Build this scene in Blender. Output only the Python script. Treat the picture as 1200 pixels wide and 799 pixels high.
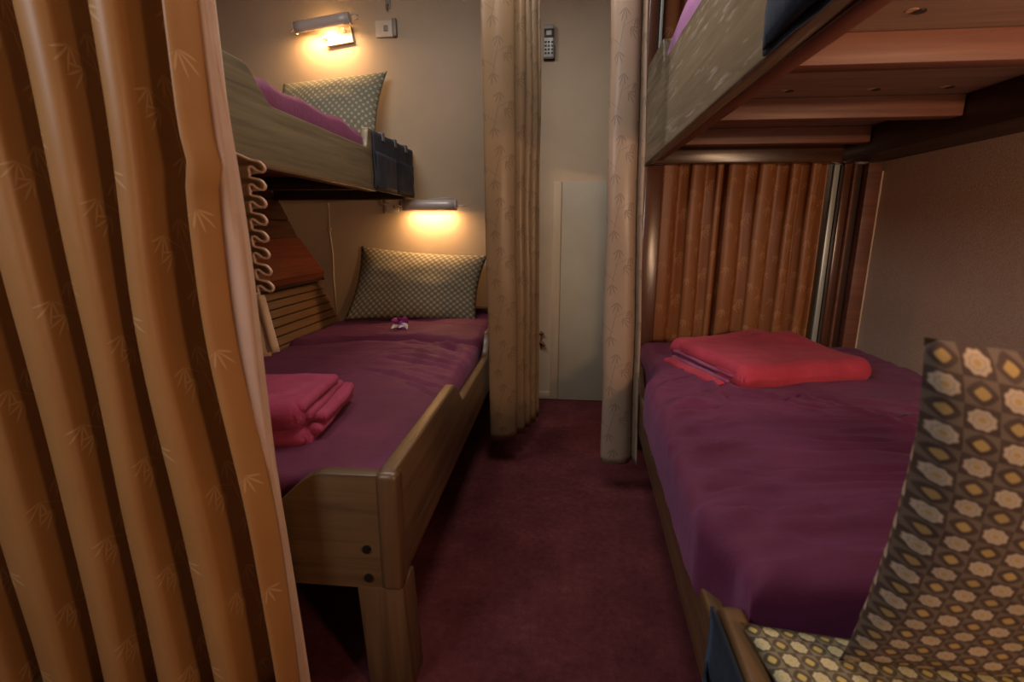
import bpy, bmesh, math, random
from mathutils import Vector, Matrix, noise
random.seed(7)
for o in list(bpy.data.objects): bpy.data.objects.remove(o)
S = bpy.context.scene; COL = S.collection
R = math.radians

# ------------------------------------------------------------ camera
cd = bpy.data.cameras.new('camera'); cam = bpy.data.objects.new('camera', cd); COL.objects.link(cam)
cd.sensor_width = 36.0; cd.lens = 17.43; cd.clip_start = 0.02
cam.location = (0, 0, 1.05); cam.rotation_euler = (R(90-12.6), 0, R(5.56))
S.camera = cam
cd.dof.use_dof = True; cd.dof.focus_distance = 2.2; cd.dof.aperture_fstop = 4.5
# ------------------------------------------------------------ world, exposure, room light
w = bpy.data.worlds.new('world'); S.world = w; w.use_nodes = True
w.node_tree.nodes['Background'].inputs[0].default_value = (0.5, 0.55, 0.7, 1)
w.node_tree.nodes['Background'].inputs[1].default_value = 0.05
S.view_settings.view_transform = 'Standard'; S.view_settings.look = 'None'
S.view_settings.exposure = 0.0; S.view_settings.gamma = 1.0
def lamp(name, kind, loc, energy, color, size=0.1, size_y=None, target=None, spread=None):
    l = bpy.data.lights.new(name, kind); l.energy = energy; l.color = color
    if kind == 'AREA':
        l.size = size
        if size_y: l.shape = 'RECTANGLE'; l.size_y = size_y
        if spread: l.spread = R(spread)
    else: l.shadow_soft_size = size
    o = bpy.data.objects.new(name, l); o.location = loc; COL.objects.link(o)
    if target is not None:
        o.rotation_euler = (Vector(target)-Vector(loc)).to_track_quat('-Z', 'Y').to_euler()
    return o
lamp('ceiling_panel_light', 'AREA', (-0.05, 1.45, 2.38), 12.5, (1.0, 0.91, 0.80), 0.35, 1.2, (-0.05, 1.45, 0))
lamp('cool_left_fill', 'AREA', (-1.25, -0.70, 1.95), 15, (0.90, 0.94, 1.0), 0.5, 0.5, (0.55, 1.3, 0.8))  # unseen cool light added behind left, placed so the pleat valleys stay dark
lamp('far_wall_fill', 'AREA', (-0.95, 1.75, 2.38), 13, (1.0, 0.92, 0.83), 0.6, 0.6, (-0.95, 2.2, 0.5))  # unseen light added to brighten the far wall and upper left bunk
lamp('bunk_underside_fill', 'AREA', (1.20, 0.30, 0.98), 5.5, (1.0, 0.70, 0.48), 0.25, 0.08, (1.15, 0.85, 1.9))  # added light without a fixture, lifts the upper bunk's underside
lamp('near_left_reading_light', 'POINT', (-1.80, -0.05, 1.15), 10.5, (1.0, 0.58, 0.27), 0.05)
lamp('near_right_reading_light', 'AREA', (1.05, -0.35, 1.26), 15, (1.0, 0.61, 0.35), 0.30, 0.06, (1.15, 0.85, 0.75))

# ------------------------------------------------------------ helpers
WL = {}
def setp(o, label=None, cat=None, group=None, kind=None):
    if label: o['label'] = label
    if cat: o['category'] = cat
    if group: o['group'] = group
    if kind: o['kind'] = kind
    return o
def thing(name, loc, label, cat, group=None):
    o = bpy.data.objects.new(name, None); o.empty_display_size = 0.05; COL.objects.link(o)
    o.location = loc; WL[o.name] = Vector(loc)
    return setp(o, label, cat, group)
def obj(name, bm, mat, parent=None, smooth=True, label=None, loc=None, kind=None):
    """link a bmesh given in world coordinates as one mesh object"""
    if isinstance(bm, bpy.types.Mesh): me = bm
    else:
        bmesh.ops.recalc_face_normals(bm, faces=bm.faces[:]) if bm.faces else None
        me = bpy.data.meshes.new(name)
        org = WL[parent.name] if parent else (Vector(loc) if loc else Vector((0, 0, 0)))
        bmesh.ops.translate(bm, vec=-org, verts=bm.verts[:])
        bm.to_mesh(me); bm.free()
    if smooth:
        for p in me.polygons: p.use_smooth = True
    me.materials.clear(); me.materials.append(mat)
    o = bpy.data.objects.new(name, me); COL.objects.link(o)
    if parent: o.parent = parent; WL[o.name] = WL[parent.name]
    else:
        o.location = loc or (0, 0, 0); WL[o.name] = Vector(loc or (0, 0, 0))
    if smooth == 'auto' or smooth is True:
        pass
    return setp(o, label, kind=kind)
def add_box(bm, x0, x1, y0, y1, z0, z1, bev=0.0, seg=2):
    r = bmesh.ops.create_cube(bm, size=1.0)
    vs = r['verts']
    for v in vs:
        v.co = Vector((x0+(v.co.x+.5)*(x1-x0), y0+(v.co.y+.5)*(y1-y0), z0+(v.co.z+.5)*(z1-z0)))
    if bev:
        es = list({e for v in vs for e in v.link_edges})
        bmesh.ops.bevel(bm, geom=es, offset=bev, segments=seg, profile=.5, affect='EDGES')
    return bm
def box(*a, **k): return add_box(bmesh.new(), *a, **k)
def prism(poly, axis, a0, a1, bev=0.004, seg=2):
    """poly: 2D points on the two other axes, extruded along axis from a0 to a1"""
    bm = bmesh.new()
    def P(p, a):
        return {'X': (a, p[0], p[1]), 'Y': (p[0], a, p[1]), 'Z': (p[0], p[1], a)}[axis]
    f = [bm.verts.new(P(p, a0)) for p in poly]; b = [bm.verts.new(P(p, a1)) for p in poly]
    n = len(poly)
    c1 = bm.faces.new(f); c2 = bm.faces.new(b[::-1])
    for i in range(n): bm.faces.new((f[i], b[i], b[(i+1) % n], f[(i+1) % n]))
    bmesh.ops.recalc_face_normals(bm, faces=bm.faces[:])
    if bev:
        es = list(set(c1.edges[:]+c2.edges[:]))
        bmesh.ops.bevel(bm, geom=es, offset=bev, segments=seg, profile=.5, affect='EDGES')
    return bm
def add_tube(bm, pts, r, n=10, cap=True):
    pts = [Vector(p) for p in pts]; rings = []
    rr = r if isinstance(r, (list, tuple)) else [r]*len(pts)
    for i, p in enumerate(pts):
        t = (pts[min(i+1, len(pts)-1)]-pts[max(i-1, 0)]).normalized()
        a = Vector((0, 0, 1)) if abs(t.z) < .9 else Vector((0, 1, 0))
        u = t.cross(a).normalized(); v = t.cross(u)
        rings.append([bm.verts.new(p+(u*math.cos(2*math.pi*k/n)+v*math.sin(2*math.pi*k/n))*rr[i]) for k in range(n)])
    for a, b in zip(rings, rings[1:]):
        for k in range(n): bm.faces.new((a[k], a[(k+1) % n], b[(k+1) % n], b[k]))
    if cap: bm.faces.new(rings[0]); bm.faces.new(rings[-1][::-1])
    return bm
def tube(*a, **k): return add_tube(bmesh.new(), *a, **k)
def grid(fn, nu, nv, uvfn=None, wrap_u=False):
    bm = bmesh.new(); uvl = bm.loops.layers.uv.new('UVMap') if uvfn else None
    V = [[bm.verts.new(fn(i/nu, j/nv)) for j in range(nv+1)] for i in range(nu+1)]
    for i in range(nu):
        for j in range(nv):
            f = bm.faces.new((V[i][j], V[i+1][j], V[i+1][j+1], V[i][j+1]))
            if uvl:
                for l, (a, b) in zip(f.loops, ((i, j), (i+1, j), (i+1, j+1), (i, j+1))): l[uvl].uv = uvfn(a/nu, b/nv)
    return bm
def autosmooth(o, ang=35):
    me = o.data
    bm = bmesh.new(); bm.from_mesh(me)
    for e in bm.edges:
        if len(e.link_faces) == 2 and e.calc_face_angle(0) > R(ang): e.smooth = False
    for f in bm.faces: f.smooth = True
    bm.to_mesh(me); bm.free(); return o
def hard(name, bm, mat, parent=None, **k): return autosmooth(obj(name, bm, mat, parent, **k))
def ss(a, b, x):
    t = min(1, max(0, (x-a)/(b-a))); return t*t*(3-2*t)
def nz(x, y, z=0): return noise.noise(Vector((x, y, z)))
def lerp(a, b, t): return a+(b-a)*t

# ------------------------------------------------------------ materials
class NT:
    def __init__(s, name):
        s.m = bpy.data.materials.new(name); s.m.use_nodes = True
        s.t = s.m.node_tree; s.b = s.t.nodes['Principled BSDF']
    def n(s, typ, **k):
        nd = s.t.nodes.new(typ)
        for a, b in k.items(): setattr(nd, a, b)
        return nd
    def l(s, a, b): s.t.links.new(a, b)
    def put(s, sock, v):
        if isinstance(v, bpy.types.NodeSocket): s.l(v, sock)
        else: sock.default_value = v
    def math(s, op, a, b=0.0, c=0.0):
        nd = s.n('ShaderNodeMath', operation=op)
        s.put(nd.inputs[0], a); s.put(nd.inputs[1], b); s.put(nd.inputs[2], c); return nd.outputs[0]
    def vm(s, op, a, b=(0, 0, 0)):
        nd = s.n('ShaderNodeVectorMath', operation=op)
        s.put(nd.inputs[0], a)
        if op != 'LENGTH' and op != 'FRACTION' and op != 'FLOOR': s.put(nd.inputs[1], b)
        return nd.outputs['Value' if op == 'LENGTH' else 'Vector']
    def mapping(s, v, loc=(0, 0, 0), rot=(0, 0, 0), scale=(1, 1, 1), typ='POINT'):
        nd = s.n('ShaderNodeMapping', vector_type=typ); s.l(v, nd.inputs[0])
        nd.inputs[1].default_value = loc; nd.inputs[2].default_value = rot; nd.inputs[3].default_value = scale
        return nd.outputs[0]
    def coord(s, k='Object'): return s.n('ShaderNodeTexCoord').outputs[k]
    def noise(s, v, scale, detail=4, rough=.55, dist=0):
        nd = s.n('ShaderNodeTexNoise'); s.l(v, nd.inputs['Vector'])
        nd.inputs['Scale'].default_value = scale; nd.inputs['Detail'].default_value = detail
        nd.inputs['Roughness'].default_value = rough; nd.inputs['Distortion'].default_value = dist
        return nd.outputs[0]
    def ramp(s, f, stops):
        nd = s.n('ShaderNodeValToRGB'); s.put(nd.inputs[0], f); e = nd.color_ramp.elements
        while len(e) < len(stops): e.new(.5)
        for k, (p, c) in zip(e, stops): k.position = p; k.color = (*c, 1)
        return nd.outputs[0]
    def mix(s, f, a, b, blend='MIX'):
        nd = s.n('ShaderNodeMix', data_type='RGBA', blend_type=blend)
        s.put(nd.inputs[0], f)
        for i, c in ((6, a), (7, b)):
            if isinstance(c, bpy.types.NodeSocket): s.l(c, nd.inputs[i])
            else: nd.inputs[i].default_value = (*c, 1)
        return nd.outputs[2]
    def bump(s, h, strength=.2, dist=.002):
        nd = s.n('ShaderNodeBump'); s.l(h, nd.inputs['Height'])
        nd.inputs['Strength'].default_value = strength; nd.inputs['Distance'].default_value = dist
        s.l(nd.outputs[0], s.b.inputs['Normal'])
    def color(s, c): s.put(s.b.inputs['Base Color'], (*c, 1) if isinstance(c, tuple) else c)
    def rough(s, v): s.put(s.b.inputs['Roughness'], v)
def wood(name, dark, light, axis='Y', rough=.4, scratch=0.0, var=.5, coat=0.0):
    m = NT(name); c = m.coord()
    sc = {'X': (1.3, 26, 26), 'Y': (26, 1.3, 26), 'Z': (26, 26, 1.3)}[axis]
    g = m.noise(m.mapping(c, scale=sc), 1.6, 6, .6, .6)
    big = m.noise(m.mapping(c, scale=tuple(x*.12 for x in sc)), 1.5, 3, .5)
    f = m.math('ADD', m.math('MULTIPLY', g, .75), m.math('MULTIPLY', big, var))
    col = m.ramp(f, [(.38, dark), (.62, tuple(lerp(a, b, .6) for a, b in zip(dark, light))), (.85, light)])
    if scratch:
        s1 = m.noise(m.mapping(c, rot=(R(22), 0, 0), scale=(60, 3, 22)), 2.2, 5, .65)
        s1 = m.ramp(s1, [(.56, (0, 0, 0)), (.72, (1, 1, 1))])
        col = m.mix(m.math('MULTIPLY', s1, scratch), col, (.42, .38, .34))
    m.color(col); m.rough(m.ramp(g, [(.3, (rough+.12,)*3), (.8, (rough-.08,)*3)]))
    m.b.inputs['Coat Weight'].default_value = coat
    m.b.inputs['Coat Roughness'].default_value = .25
    m.bump(g, .25, .0015); return m.m
def plain(name, c, rough=.5, metal=0.0, emit=None, es=0.0):
    m = NT(name); m.color(c); m.rough(rough); m.b.inputs['Metallic'].default_value = metal
    if emit: m.b.inputs['Emission Color'].default_value = (*emit, 1); m.b.inputs['Emission Strength'].default_value = es
    else:
        g = m.noise(m.coord(), 90, 3); m.bump(g, .05, .001)
    return m.m
def fabric(name, c1, c2, rough=.85, scale=9, weave=700, sheen=.3, bump=.3, crease=0.0, sheen_col=None):
    m = NT(name); c = m.coord()
    a = m.noise(c, scale, 5, .6); f = m.noise(c, weave, 2)
    m.color(m.mix(f, m.ramp(a, [(.3, c1), (.7, c2)]), c1 if False else m.ramp(a, [(.3, c1), (.7, c2)])))
    m.rough(rough)
    m.b.inputs['Sheen Weight'].default_value = sheen*.12; m.b.inputs['Sheen Roughness'].default_value = .5; m.b.inputs['Specular IOR Level'].default_value = .25
    if sheen_col: m.b.inputs['Sheen Tint'].default_value = (*sheen_col, 1)
    h = m.math('MULTIPLY', f, .25)
    if crease:
        k = m.noise(m.mapping(c, scale=(5, 16, 8)), 1.6, 6, .6, .8)
        h = m.math('ADD', h, m.math('MULTIPLY', k, crease))
    m.bump(h, bump, .006 if crease else .0015); return m.m
# bamboo sprig pattern woven into the curtain satin
LEAVES = [((0.0, 0.0), 78, .085, .0012), ((.026, .035), 28, .035, .0010), ((-.02, -.02), 140, .034, .0010)]
for cx, cy, a0 in ((.052, .05, -60), (.012, .082, -95), (-.046, .004, -120), (-.012, -.05, -80), (.03, .02, -40)):
    for da, L in ((-42, .017), (-16, .024), (12, .022), (40, .017)):
        a = R(a0+da); LEAVES.append(((cx+math.cos(a)*L, cy+math.sin(a)*L), a0+da, L, .0023))
def satin(name, c1, c2, motif, strength=.7, cell=(.19, .24), rough=.42):
    m = NT(name); uv = m.coord('UV')
    d = m.vm('DIVIDE', uv, (cell[0], cell[1], 1))
    sx = m.n('ShaderNodeSeparateXYZ'); m.l(d, sx.inputs[0])
    colm = m.math('FLOOR', sx.outputs[0])
    off = m.math('MULTIPLY', colm, .37)
    cb = m.n('ShaderNodeCombineXYZ'); m.l(m.math('FRACT', sx.outputs[0]), cb.inputs[0])
    m.l(m.math('FRACT', m.math('ADD', sx.outputs[1], off)), cb.inputs[1])
    loc = m.vm('MULTIPLY', m.vm('SUBTRACT', cb.outputs[0], (.5, .5, 0)), (cell[0], cell[1], 0))
    cur = None
    for (p, a, L, W) in LEAVES:
        q = m.vm('LENGTH', m.mapping(loc, (p[0], p[1], 0), (0, 0, R(a)), (L, W, 1), 'TEXTURE'))
        cur = q if cur is None else m.math('MINIMUM', cur, q)
    mask = m.ramp(cur, [(.7, (1, 1, 1)), (1.0, (0, 0, 0))])
    fine = m.noise(m.mapping(uv, scale=(1, .5, 1)), 420, 2)
    patch = m.noise(uv, 5, 3)
    base = m.mix(m.math('MULTIPLY', patch, .9), c1, c2)
    m.color(m.mix(m.math('MULTIPLY', mask, strength), base, motif))
    m.rough(m.math('ADD', rough, m.math('MULTIPLY', mask, .12)))
    m.b.inputs['Specular IOR Level'].default_value = .35
    m.bump(m.math('ADD', m.math('MULTIPLY', fine, .35), m.math('MULTIPLY', mask, .5)), .25, .001)
    return m.m
def pattern(name, dark, flower, diamond, cells, rough=.75, net=.45):
    """checkerboard of pale flowers and dark-ringed diamonds, uv in cells"""
    m = NT(name); uv = m.vm('MULTIPLY', m.coord('UV'), (cells[0], cells[1], 1))
    s0 = m.n('ShaderNodeSeparateXYZ'); m.l(uv, s0.inputs[0])
    par = m.math('MODULO', m.math('ADD', m.math('FLOOR', s0.outputs[0]), m.math('FLOOR', s0.outputs[1])), 2.0)
    loc = m.vm('SUBTRACT', m.vm('FRACTION', uv), (.5, .5, 0))
    s1 = m.n('ShaderNodeSeparateXYZ'); m.l(loc, s1.inputs[0])
    ax = m.math('ABSOLUTE', s1.outputs[0]); ay = m.math('ABSOLUTE', s1.outputs[1])
    r = m.math('SQRT', m.math('ADD', m.math('MULTIPLY', ax, ax), m.math('MULTIPLY', ay, ay)))
    dm = m.math('ADD', ax, ay)
    ang = m.math('ARCTAN2', s1.outputs[1], s1.outputs[0])
    pet = m.math('ADD', r, m.math('MULTIPLY', m.math('COSINE', m.math('MULTIPLY', ang, 8.0)), .025))
    cf = m.ramp(pet, [(.10, diamond), (.14, flower), (.2, flower), (.23, tuple(lerp(a, b, .45) for a, b in zip(flower, dark))), (.28, flower), (.36, flower), (.42, dark)])
    cdm = m.ramp(m.math('MULTIPLY', m.math('ADD', dm, r), .5), [(.22, diamond), (.27, dark), (.44, dark), (.50, tuple(lerp(a, b, net) for a, b in zip(flower, dark)))])
    n = m.noise(m.coord('UV'), 30, 3)
    c = m.mix(par, cf, cdm)
    m.color(m.mix(m.math('MULTIPLY', n, .35), c, tuple(x*.45 for x in flower)))
    m.rough(rough); m.b.inputs['Specular IOR Level'].default_value = .2
    m.bump(m.noise(m.coord('UV'), 400, 2), .15, .001); return m.m

M = {}
M['olive'] = wood('olive_wood', (.055, .040, .022), (.20, .155, .088), 'Y', .38, .0, .45)
M['scuffed'] = wood('scuffed_olive_wood', (.060, .043, .026), (.21, .16, .10), 'Y', .36, .8, .45)
M['brown'] = wood('brown_wood', (.045, .022, .009), (.15, .082, .034), 'Y', .36, .0, .5)
M['brown_x'] = wood('brown_wood_cross', (.045, .022, .009), (.15, .085, .036), 'X', .38, .0, .5)
M['brown_z'] = wood('brown_wood_upright', (.045, .021, .009), (.14, .072, .031), 'Z', .36, .0, .5)
M['red'] = wood('red_wood', (.085, .027, .016), (.20, .075, .045), 'X', .5, .0, .4)
M['red_y'] = wood('red_wood_long', (.09, .025, .014), (.21, .07, .035), 'Y', .5, .0, .4)
M['ply'] = wood('plywood', (.20, .105, .07), (.33, .20, .14), 'X', .55, .0, .35)
M['box_red'] = wood('red_box_wood', (.13, .028, .013), (.30, .075, .032), 'Y', .34, .12, .4)
M['varnish'] = wood('dark_varnished_wood', (.035, .012, .007), (.12, .045, .022), 'Z', .22, .0, .5, .5)
M['varnish_x'] = wood('dark_varnished_beam', (.03, .011, .007), (.10, .038, .02), 'X', .24, .0, .5, .5)
M['darkwood'] = wood('dark_ledger_wood', (.020, .009, .007), (.06, .026, .018), 'Y', .45)
M['plank'] = wood('hull_plank_wood', (.10, .046, .020), (.27, .14, .066), 'Y', .45, .0, .5)
M['plank_dark'] = wood('upper_hull_plank_wood', (.10, .038, .02), (.24, .105, .055), 'Y', .45, .0, .5)
M['sheet'] = fabric('purple_sheet', (.092, .011, .037), (.135, .020, .060), .58, 5, 900, 1.2, .7, 1.0, (.9, .5, .9))
M['mauve'] = fabric('mauve_sheet', (.30, .12, .29), (.38, .17, .37), .6, 5, 900, .5, .6, .8)
M['core'] = fabric('mattress_ticking', (.12, .03, .06), (.15, .04, .08), .8)
M['towel'] = fabric('red_terry_towel', (.36, .034, .062), (.45, .052, .088), .95, 14, 260, .6, .7, .35, (1, .55, .6))
M['towel_edge'] = fabric('purple_towel_edge', (.22, .05, .12), (.30, .08, .17), .95, 14, 260, .5, .6)
M['blanket'] = fabric('wine_fleece', (.27, .030, .078), (.35, .055, .118), .95, 14, 260, .6, .7, .35, (1, .55, .65))
M['carpet'] = None
M['navy'] = fabric('navy_organiser_cloth', (.012, .014, .022), (.032, .034, .046), .8, 12, 500, .4, .5, .5, (.6, .7, 1))
M['navy_dark'] = fabric('blue_black_cloth', (.004, .006, .011), (.010, .014, .024), .85, 12, 300, .6, .6, .5, (.4, .6, 1))
M['strap'] = fabric('grey_strap', (.10, .10, .11), (.17, .16, .16), .7)
M['gold'] = satin('gold_bamboo_satin', (.33, .155, .050), (.44, .22, .08), (.60, .38, .19), .6)
M['champagne'] = satin('champagne_bamboo_satin', (.19, .120, .066), (.26, .17, .098), (.085, .052, .030), .6, (.15, .2), .36)
M['silver'] = satin('silver_rose_satin', (.27, .185, .130), (.33, .24, .175), (.11, .075, .052), .6, (.15, .2), .34)
M['bronze'] = satin('bronze_bamboo_satin', (.22, .078, .028), (.28, .112, .042), (.46, .25, .11), .6, (.16, .2), .42)
M['beige'] = fabric('beige_lining', (.52, .39, .29), (.62, .48, .36), .7, 10, 600, .3, .3)
M['lining'] = fabric('rose_lining', (.50, .33, .25), (.58, .40, .30), .7, 10, 600, .3, .3)
M['pil_far'] = pattern('small_ring_print', (.065, .048, .026), (.50, .44, .32), (.16, .13, .08), (40, 25))
M['pil_top'] = pattern('green_ring_print', (.075, .078, .060), (.50, .48, .36), (.28, .28, .20), (32, 20))
M['pil_near'] = pattern('flower_diamond_print', (.045, .022, .020), (.50, .38, .27), (.42, .27, .09), (28, 20), net=.80)
M['pil_flat'] = pattern('yellow_lit_flower_print', (.05, .03, .022), (.50, .44, .27), (.45, .34, .10), (28, 24), net=.75)  # near pillow's print with yellow light mixed into the colours
M['steel'] = plain('brushed_steel', (.58, .54, .54), .35, .15)
M['white'] = plain('white_plastic', (.62, .56, .48), .4)
M['rim'] = plain('grey_plastic', (.25, .22, .19), .4)
M['black'] = plain('black_plastic', (.02, .02, .022), .4)
M['silver_pl'] = plain('silver_plastic', (.42, .42, .43), .35, .2)
M['screen'] = plain('pale_screen', (.55, .57, .55), .3)
M['glow'] = plain('lamp_tube', (1, .9, .7), .4, 0, (1, .62, .25), 14)
M['bolt'] = plain('dark_bolt', (.015, .010, .008), .45, .4)
M['hole_light'] = plain('painted_hole_light', (.42, .25, .14), .6)  # painted light spots beside the bolt holes
M['cable'] = plain('cream_cable', (.46, .36, .26), .5)
M['pale'] = plain('pale_aluminium_strip', (.42, .46, .44), .35, .3)
M['caulk'] = plain('cream_caulk', (.55, .42, .30), .7)
M['petal'] = plain('purple_petal', (.30, .03, .22), .5)
M['petal_pale'] = plain('white_petal', (.70, .60, .62), .5)
M['lip'] = plain('violet_lip', (.36, .12, .55), .5)
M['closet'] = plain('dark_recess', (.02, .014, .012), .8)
M['diffuser'] = plain('opal_diffuser', (.8, .8, .78), .4)
# wall paint, wallpaper, carpet
m = NT('cream_wall_paint'); c = m.coord()
m.color(m.ramp(m.noise(c, 2.2, 4), [(.3, (.42, .325, .225)), (.7, (.50, .395, .285))])); m.rough(.55)
m.bump(m.math('ADD', m.noise(c, 130, 3), m.math('MULTIPLY', m.noise(c, 9, 2), 1.2)), .25, .002); M['wall'] = m.m
m = NT('textured_wallpaper'); c = m.coord()
m.color(m.ramp(m.noise(c, 160, 3, .7), [(.35, (.44, .32, .235)), (.65, (.56, .42, .32))])); m.rough(.6)
m.bump(m.noise(c, 190, 3, .7), .5, .003); M['wallpaper'] = m.m
m = NT('grey_panel_paint'); c = m.coord()
m.color(m.ramp(m.noise(c, 3, 4), [(.3, (.335, .30, .235)), (.7, (.39, .355, .285))])); m.rough(.5)
m.bump(m.noise(c, 130, 3), .2, .002); M['panel'] = m.m
m = NT('maroon_carpet'); c = m.coord()
a = m.noise(c, 6, 4, .6); b = m.noise(c, 300, 4, .8); k = m.noise(c, 45, 4, .7)
f = m.math('ADD', m.math('MULTIPLY', a, .35), m.math('ADD', m.math('MULTIPLY', b, .4), m.math('MULTIPLY', k, .3)))
m.color(m.ramp(f, [(.34, (.050, .011, .014)), (.55, (.118, .029, .034)), (.75, (.21, .065, .07))])); m.rough(.95)
m.b.inputs['Specular IOR Level'].default_value = .1
m.bump(m.math('ADD', b, m.math('MULTIPLY', k, .6)), .8, .006); M['carpet'] = m.m
M['ceil'] = plain('ceiling_paint', (.55, .50, .42), .6)

# ============================================================ SETTING
FW = 3.012; RWX = 1.385; CEIL = 2.42; NY = -1.15
def struct(name, bm, mat, parent=None, label=None): 
    return hard(name, bm, mat, parent, kind=None if parent else 'structure', label=label)
struct('floor', box(-2.2, 1.5, NY-.05, FW+.05, -.05, 0), M['carpet'])
struct('ceiling', box(-2.5, 1.6, NY-.05, FW+.05, CEIL, CEIL+.05), M['ceil'])
struct('wall_far', box(-2.5, 1.45, FW, FW+.05, 0, CEIL), M['wall'])
struct('wall_right', box(RWX, RWX+.05, NY, FW, 0, CEIL), M['wallpaper'])
struct('wall_near', box(-2.5, 1.45, NY-.05, NY, 0, CEIL), M['wall'])
# slanted hull side, built of long planks over a backing
hullx = lambda z: -1.403-.458*(z-.504)
bm = bmesh.new()
for (xo0, z0, xo1, z1) in ((0, 0, 0, CEIL),):
    p = [(hullx(0)-.012, 0), (hullx(CEIL)-.012, CEIL), (hullx(CEIL)-.06, CEIL), (hullx(0)-.06, 0)]
    bm.free(); bm = prism(p, 'Y', NY, FW, 0)
wl = struct('wall_left', bm, M['closet'])
zs = [0.02]
while zs[-1] < .72: zs.append(zs[-1]+.042)
while zs[-1] < CEIL-.13: zs.append(zs[-1]+.125)
for a, b in zip(zs, zs[1:]):
    g = .0035; d = .0 + random.uniform(0, .002)
    p = [(hullx(a+g)-.014, a+g), (hullx(a+g)+d, a+g), (hullx(b-g)+d, b-g), (hullx(b-g)-.014, b-g)]
    obj('plank', prism(p, 'Y', NY+.01, FW-.004, .003, 1), M['plank'] if b < .80 else M['plank_dark'], wl, smooth=False)
# lower panel of the far wall with its jamb, and a thin seam strip
t1 = struct('trim_1', box(.0, .50, FW-.016, FW+.002, .004, 1.322, bev=.003), M['panel'])
struct('trim_2', box(-.052, -.004, FW-.010, FW+.002, .004, 1.322, bev=.003), M['wall'])
struct('baseboard_far', box(-.33, -.054, FW-.008, FW+.002, .004, .05, bev=.002), M['wall'])

# right-hand partition: dark frame with an opening, at the foot of the right bunks
PY = 2.42
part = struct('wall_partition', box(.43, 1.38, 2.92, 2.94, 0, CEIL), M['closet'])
hard('post', box(.372, .452, PY-.03, PY+.05, 0.0, 1.335, bev=.008), M['varnish'], part)
hard('post', box(.350, .392, PY-.02, PY+.05, 1.42, CEIL, bev=.006), M['varnish'], part)
hard('post', box(1.205, 1.228, PY+.03, PY+.05, .3, 1.335, bev=.003), M['pale'], part, label='pale metal edge strip of the opening')
hard('post', box(1.230, 1.262, PY-.005, PY+.05, .3, 1.335, bev=.004), M['varnish'], part)
hard('post', box(1.264, 1.275, PY-.02, PY+.05, .3, 1.335, bev=.003), M['red'], part)
hard('post', box(1.277, 1.318, PY+.02, PY+.05, .3, 1.335, bev=.003), M['darkwood'], part)
hard('post', box(1.320, 1.378, PY-.02, PY+.05, .3, 1.335, bev=.004), M['red'], part, label='red-brown corner board')
hard('caulk_line', tube([(1.380, PY-.021, z) for z in [.45+.05*i for i in range(18)]], [.0035+.002*abs(nz(i*1.7, 3)) for i in range(18)], 6), M['caulk'], part)
hard('cross_beam', box(.385, 1.27, PY-.05, PY+.03, 1.335, 1.425, bev=.008), M['varnish_x'], part)
hard('cross_beam', box(.43, 1.27, PY-.025, PY+.05, 1.425, 1.462, bev=.004), M['red'], part)
hard('edge_strip', box(.398, .410, PY-.02, PY+.05, 1.46, CEIL, bev=.002), M['pale'], part, label='pale blue-grey metal edge')

# ============================================================ BUNKS
rx = lambda y: .235+.048*y
def shear_x(bm, fn):
    for v in bm.verts: v.co.x += fn(v.co.y, v.co.z)
    return bm
def rail_profile(y0, y1, z0, zh, zl, ya, yb, yc, yd):
    """high from y0..ya, dips to low at yb, rises again at yc..yd to y1"""
    P = [(y0, z0), (y1, z0), (y1, zh-.012), (y1-.012, zh)]
    for a, b, za, zb in ((yd, yc, zh, zl), (yb, ya, zl, zh)):
        for i in range(9):
            t = i/8; P.append((lerp(a, b, t), lerp(za, zb, t*t*(3-2*t))))
    P += [(y0+.012, zh), (y0, zh-.012)]
    return P
# ---- lower left bunk
b = thing('bunk_bed', (-.85, 2, 0), 'lower left wooden bunk with bolted footboard and notched brown side rail along the aisle', 'bed', 'wooden bunk beds')
hard('side_rail', prism(rail_profile(.935, 2.985, .272, .553, .452, 1.53, 1.70, 2.30, 2.42), 'X', -.376, -.340, .007, 3), M['brown'], b)
P = [(-.374, .262), (-.374, .541), (-.50, .541)]
for i in range(1, 9):
    t = i/8; P.append((lerp(-.50, -.68, t), lerp(.541, .425, t*t*(3-2*t))))
P += [(-1.27, .425), (-1.27, .262)]
hard('footboard', prism(P[::-1], 'Y', .932, .966, .005, 2), M['brown_x'], b)
hard('corner_post', box(-.384, -.334, .925, .975, .262, .548, bev=.014, seg=3), M['brown_z'], b)
def leg(x0, x1, y0, y1, z1, taper):
    bm = box(x0, x1, y0, y1, 0, z1, bev=.006)
    return shear_x(bm, lambda y, z: taper*(z1-z))
hard('leg', leg(-.442, -.334, .930, 1.015, .268, .05), M['brown_z'], b)
hard('leg', box(-.44, -.345, 2.90, 2.98, 0, .275, bev=.006), M['brown_z'], b)
for z in (.364, .292):
    bm = tube([(-.412, .927, z), (-.412, .94, z)], [.0095, .0105], 12)
    hard('bolt', bm, M['bolt'], b)
hard('bed_board', box(-1.27, -.378, .97, 2.98, .29, .32), M['red_y'], b)
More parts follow.
